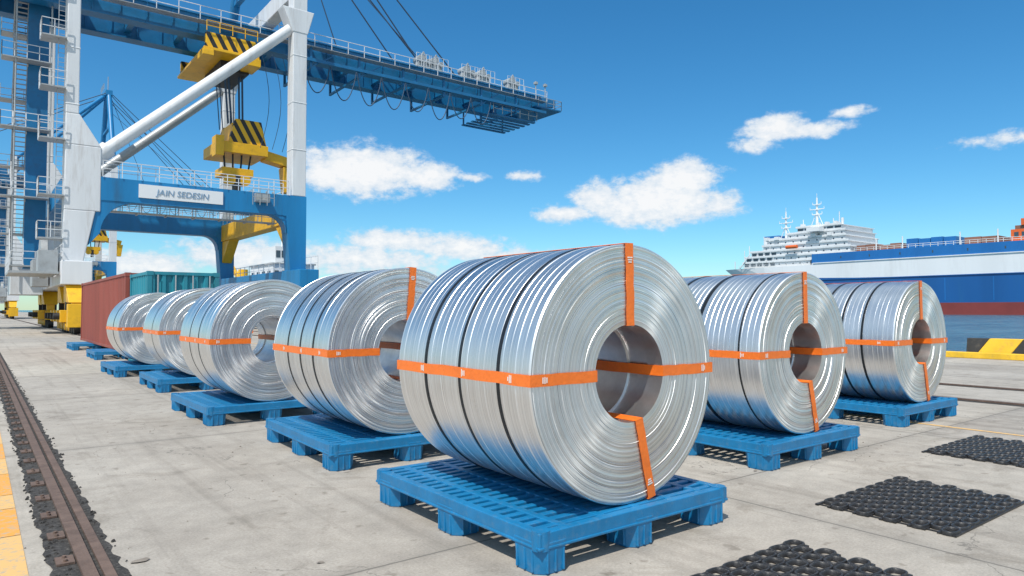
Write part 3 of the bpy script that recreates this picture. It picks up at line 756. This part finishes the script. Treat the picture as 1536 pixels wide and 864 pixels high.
tiers=[(246,298,31.6,35.2,2.5,1),(219,296,35.2,38.8,2,1),(219,292,38.8,42.6,2.6,1),(221,283,42.6,46.4,3.4,0),(223,280,46.4,50.2,4.4,0),(224,266,50.2,53.8,6,0),(226,258,53.8,57.4,5,2)]
for i,(b0,b1,h0,h1,s,ty) in enumerate(tiers):
    ov=.9
    g.box(A+s+ov,A+BW-s-ov,b0+ov,b1-ov,h0,h1-.35,M_hullw)
    g.box(A+s,A+BW-s,b0,b1,h1-.35,h1,M_hullw)
    g.box(A+s-.05,A+s+.1,b0,b1,h1,h1+1.0,M_hullw)
    n=int((b1-b0)/5.2)
    for k in range(n):
        bb=b0+3+k*(b1-b0-6)/max(1,n-1)
        if ty==2: g.box(A+s+ov-.08,A+s+ov,bb-2.0,bb+2.0,h0+1.5,h0+2.8,M_glass_opening)
        elif bb>272 and ty==1: g.box(A+s+ov-.08,A+s+ov,bb-1.7,bb+1.7,h0+.9,h0+2.9,M_glass_opening)  # wide dark panels: shade of the open-deck openings put into the colour
        else: g.box(A+s+ov-.08,A+s+ov,bb-.45,bb+.45,h0+1.5,h0+2.4,M_glass_opening)
        if bb>270: g.tube((A+s+.2,bb+2.2,h0),(A+s+.2,bb+2.2,h1-.3),.22,M_hullw,6)
g.box(A-1,A+12,238,247,53.6,56.2,M_hullw)
g.box(A+14,A+32,276,288,46,53,M_hullw); g.box(A+14,A+32,276,288,53,54.6,M_hullb)
g.tube((A-.2,254,44.4),(A-.2,262,44.4),1.2,M_orng,12)
for bb in (232,243,270,278): g.box(A+3,A+6,bb,bb+3,50.4,52.6,M_hullw)
g.beam((A+2,300,31.6),(A+2,292,41),.5,.5,M_hullw); g.beam((A+2,304,31.6),(A+2,304,37),.5,.5,M_hullw)
g.rail((A+.8,246,31.6),(A+.8,300,31.6),M_hullw,2.0,4,.14)
g.obj('superstructure',e)
g=B()
def mast(b,a,h0,h1,r):
    g.tube((a,b,h0),(a,b,h1),r,M_hullw,10,r*.5)
    for f,w in ((.45,7),(.62,10),(.78,6)):
        h=h0+(h1-h0)*f; g.tube((a,b-w/2,h),(a,b+w/2,h),.28,M_hullw,6)
        for q in (-1,1): g.tube((a,b+q*w/2,h),(a,b+q*w/2,h+1.6),.2,M_hullw,6)
        g.box(a-1.2,a+1.2,b-1.4,b+1.4,h-.4,h,M_hullw)
    g.tube((a,b,h1),(a,b,h1+3),.15,M_hullw,6)
    for q in (-1,1): g.tube((a,b+q*5,h0),(a,b,h0+(h1-h0)*.55),.25,M_hullw,6)
mast(271,A+15,50.2,71,.9); mast(248,A+15,57.4,78,1.0); 
for b,h in ((229,66),(233,62),(254,63),(284,54),(296,48),(300,45)): g.tube((A+8,b,min(57,h-9)),(A+8,b,h),.3,M_hullw,6)
g.tube((A+10,228,57.4),(A+10,228,62),.9,M_hullw,10)
for b in (231,237,243,254): g.box(A+6,A+9,b-1,b+1,57.4,59.9,M_hullw)
g.obj('masts',e)
g=B()
for b0,b1,h,m in ((205,217,43.0,M_brown),(190,203,42.4,M_brown),(160,187,44.4,M_hullb),(139,156,42.8,M_brown)):
    n=max(1,int((b1-b0)/6))
    for k in range(n):
        q0=b0+(b1-b0)*k/n; q1=b0+(b1-b0)*(k+1)/n-.4
        g.box(A+5,A+30,q0,q1,38.5,h-R_(0,.8),m)
g.box(A+4,A+22,90,133,38.5,45,M_orng); g.box(A+4,A+22,90,131,45,47,M_brown); g.box(A+3,A+22,90,128,47,50.5,M_orng); g.box(A+6,A+12,112,121,50.5,55,M_hullw)
for k in range(12): g.box(A+3.8,A+4,92+k*3.4,94+k*3.4,41,43.5,M_glass_opening)
g.rail((A+.6,-50,38.5),(A+.6,216,38.5),M_hullw,2.2,4,.16)
for b in (139,157.5,188.5,204): g.tube((A+4,b,38.5),(A+4,b,46),.4,M_hullw,6)
g.obj('deck_cargo',e)

# ---------------------------------------------------------------- light
EL=math.radians(57); sd=Vector((-.30,-.80,0)).normalized()*math.cos(EL)+Vector((0,0,math.sin(EL)))
l=bpy.data.lights.new('sun','SUN'); l.energy=4.5; l.angle=math.radians(.5); l.color=(1,.95,.87)
lo=bpy.data.objects.new('sun',l); S.collection.objects.link(lo); lo.rotation_euler=(-sd).to_track_quat('-Z','Y').to_euler(); lo.location=(0,-20,40)
w=bpy.data.worlds.new('World'); S.world=w; w.use_nodes=True; t=w.node_tree; N=t.nodes; L=t.links
try:
    w.cycles.sampling_method='MANUAL'; w.cycles.sample_map_resolution=256
except Exception as ex: print(ex)
for n in list(N): N.remove(n)
out=N.new('ShaderNodeOutputWorld'); bg=N.new('ShaderNodeBackground'); sky=N.new('ShaderNodeTexSky'); sky.sky_type='NISHITA'; sky.sun_disc=False
sky.sun_elevation=EL; sky.sun_rotation=math.atan2(sd.x,sd.y)%(2*math.pi); sky.air_density=1.0; sky.dust_density=.1; sky.ozone_density=2.0
hs=N.new('ShaderNodeHueSaturation'); hs.inputs['Saturation'].default_value=1.30; hs.inputs['Hue'].default_value=.488; L.new(sky.outputs[0],hs.inputs['Color'])
tint=N.new('ShaderNodeMix'); tint.data_type='RGBA'; tint.blend_type='MULTIPLY'; tint.inputs[0].default_value=1; tint.inputs[7].default_value=(.70,1.04,1.24,1); L.new(hs.outputs[0],tint.inputs[6])
L.new(tint.outputs[2],bg.inputs[0]); bg.inputs[1].default_value=.112
def mth(op,a,b=None,c=None,clamp=False):
    n=N.new('ShaderNodeMath'); n.operation=op; n.use_clamp=clamp
    for i,v in enumerate((a,b,c)):
        if v is None: continue
        if isinstance(v,(int,float)): n.inputs[i].default_value=v
        else: L.new(v,n.inputs[i])
    return n.outputs[0]
tc=N.new('ShaderNodeTexCoord'); G=tc.outputs['Generated']; sx=N.new('ShaderNodeSeparateXYZ'); L.new(G,sx.inputs[0])
az=mth('ARCTAN2',sx.outputs[0],sx.outputs[1]); el=mth('ARCSINE',sx.outputs[2])
cm=N.new('ShaderNodeCombineXYZ'); L.new(az,cm.inputs[0]); L.new(el,cm.inputs[1])
def wn(scale,det,ro,vec,sy=1.5):
    mp=N.new('ShaderNodeMapping'); mp.inputs['Scale'].default_value=(1,sy,1); L.new(vec,mp.inputs[0])
    n=N.new('ShaderNodeTexNoise'); n.inputs['Scale'].default_value=scale; n.inputs['Detail'].default_value=det; n.inputs['Roughness'].default_value=ro; L.new(mp.outputs[0],n.inputs['Vector']); return n
f1=wn(22,5,.62,cm.outputs[0]); f2=wn(60,4,.65,cm.outputs[0])
blobs=[
 (545,255,115,46,1.25),(490,262,70,34,1.05),(640,264,60,28,1.05),
 (985,303,125,44,1.2),(1022,268,70,34,1.2),(905,296,60,32,1.0),(845,320,60,18,.9),(1075,305,55,30,.8),
 (1165,190,55,26,1.1),(1225,192,70,14,.85),(1135,215,50,16,.8),(1280,165,32,11,.8),
 (1520,205,70,14,.7),(790,263,45,11,.7),(705,265,38,10,.75),
 (600,362,130,24,.9),(690,372,110,24,.95),(540,388,190,34,.85),(760,384,110,18,.75),(380,385,160,34,.9),(200,395,140,28,.85)]
mask=None
for x,y,hw,hh,wt in blobs:
    X=(x-768)/F; E=(465-y)/F; a0=math.atan(X); e0=math.atan(E/math.sqrt(1+X*X))
    v2=N.new('ShaderNodeVectorMath'); v2.operation='MULTIPLY_ADD'; sx_,sy_=F/hw/1.2,F/hh/1.2
    v2.inputs[1].default_value=(sx_,sy_,0); v2.inputs[2].default_value=(-a0*sx_,-e0*sy_,0); L.new(cm.outputs[0],v2.inputs[0])
    v3=N.new('ShaderNodeVectorMath'); v3.operation='LENGTH'; L.new(v2.outputs[0],v3.inputs[0])
    mm=mth('MULTIPLY',mth('SUBTRACT',1,v3.outputs['Value'],clamp=True),wt)
    mask=mm if mask is None else mth('MAXIMUM',mask,mm)
nz=mth('ADD',mth('MULTIPLY',mth('SUBTRACT',f1.outputs[0],.5),1.9),mth('MULTIPLY',mth('SUBTRACT',f2.outputs[0],.5),1.0))
dens=mth('ADD',mth('MULTIPLY',mask,1.75),nz)
mr=N.new('ShaderNodeMapRange'); mr.interpolation_type='SMOOTHSTEP'; mr.inputs[1].default_value=.32; mr.inputs[2].default_value=1.10; L.new(dens,mr.inputs[0])
dens1=mth('MULTIPLY',mr.outputs[0],mth('GREATER_THAN',mask,.001))
# unseen clouds added behind, overhead and beside the view to brighten the coils
f3=wn(2.2,5,.6,G,1)
side=mth('MULTIPLY',mth('SUBTRACT',mth('ABSOLUTE',az),.85),3,clamp=True); top=mth('MULTIPLY',mth('SUBTRACT',el,.55),3,clamp=True)
back=mth('MULTIPLY',mth('MAXIMUM',side,top),mth('MULTIPLY',sx.outputs[2],8,clamp=True))
mr2=N.new('ShaderNodeMapRange'); mr2.interpolation_type='SMOOTHSTEP'; mr2.inputs[1].default_value=.40; mr2.inputs[2].default_value=.55; L.new(f3.outputs[0],mr2.inputs[0])
dens2=mth('MULTIPLY',mr2.outputs[0],back)
dn=mth('MULTIPLY',mth('MAXIMUM',dens1,dens2),.95)
cr=N.new('ShaderNodeValToRGB'); cr.color_ramp.elements[0].position=.35; cr.color_ramp.elements[0].color=(.56,.71,.86,1); cr.color_ramp.elements[1].position=.98; cr.color_ramp.elements[1].color=(1,1,1,1)
L.new(mth('ADD',mth('MULTIPLY',dens,.4),mth('MULTIPLY',f2.outputs[0],.6)),cr.inputs[0])
bc=N.new('ShaderNodeBackground'); L.new(cr.outputs[0],bc.inputs[0]); bc.inputs[1].default_value=.97
ms=N.new('ShaderNodeMixShader'); L.new(dn,ms.inputs[0]); L.new(bg.outputs[0],ms.inputs[1]); L.new(bc.outputs[0],ms.inputs[2]); L.new(ms.outputs[0],out.inputs[0])

# ---------------------------------------------------------------- camera
cd=bpy.data.cameras.new('camera'); cd.lens=36*F/1536; cd.sensor_width=36; cd.clip_end=20000; cd.clip_start=.05
co=bpy.data.objects.new('camera',cd); S.collection.objects.link(co); co.location=(0,0,CH); co.rotation_euler=(math.radians(90)+math.atan(33/F),0,0)
S.camera=co
S.view_settings.view_transform='Standard'; S.view_settings.look='None'; S.view_settings.exposure=0
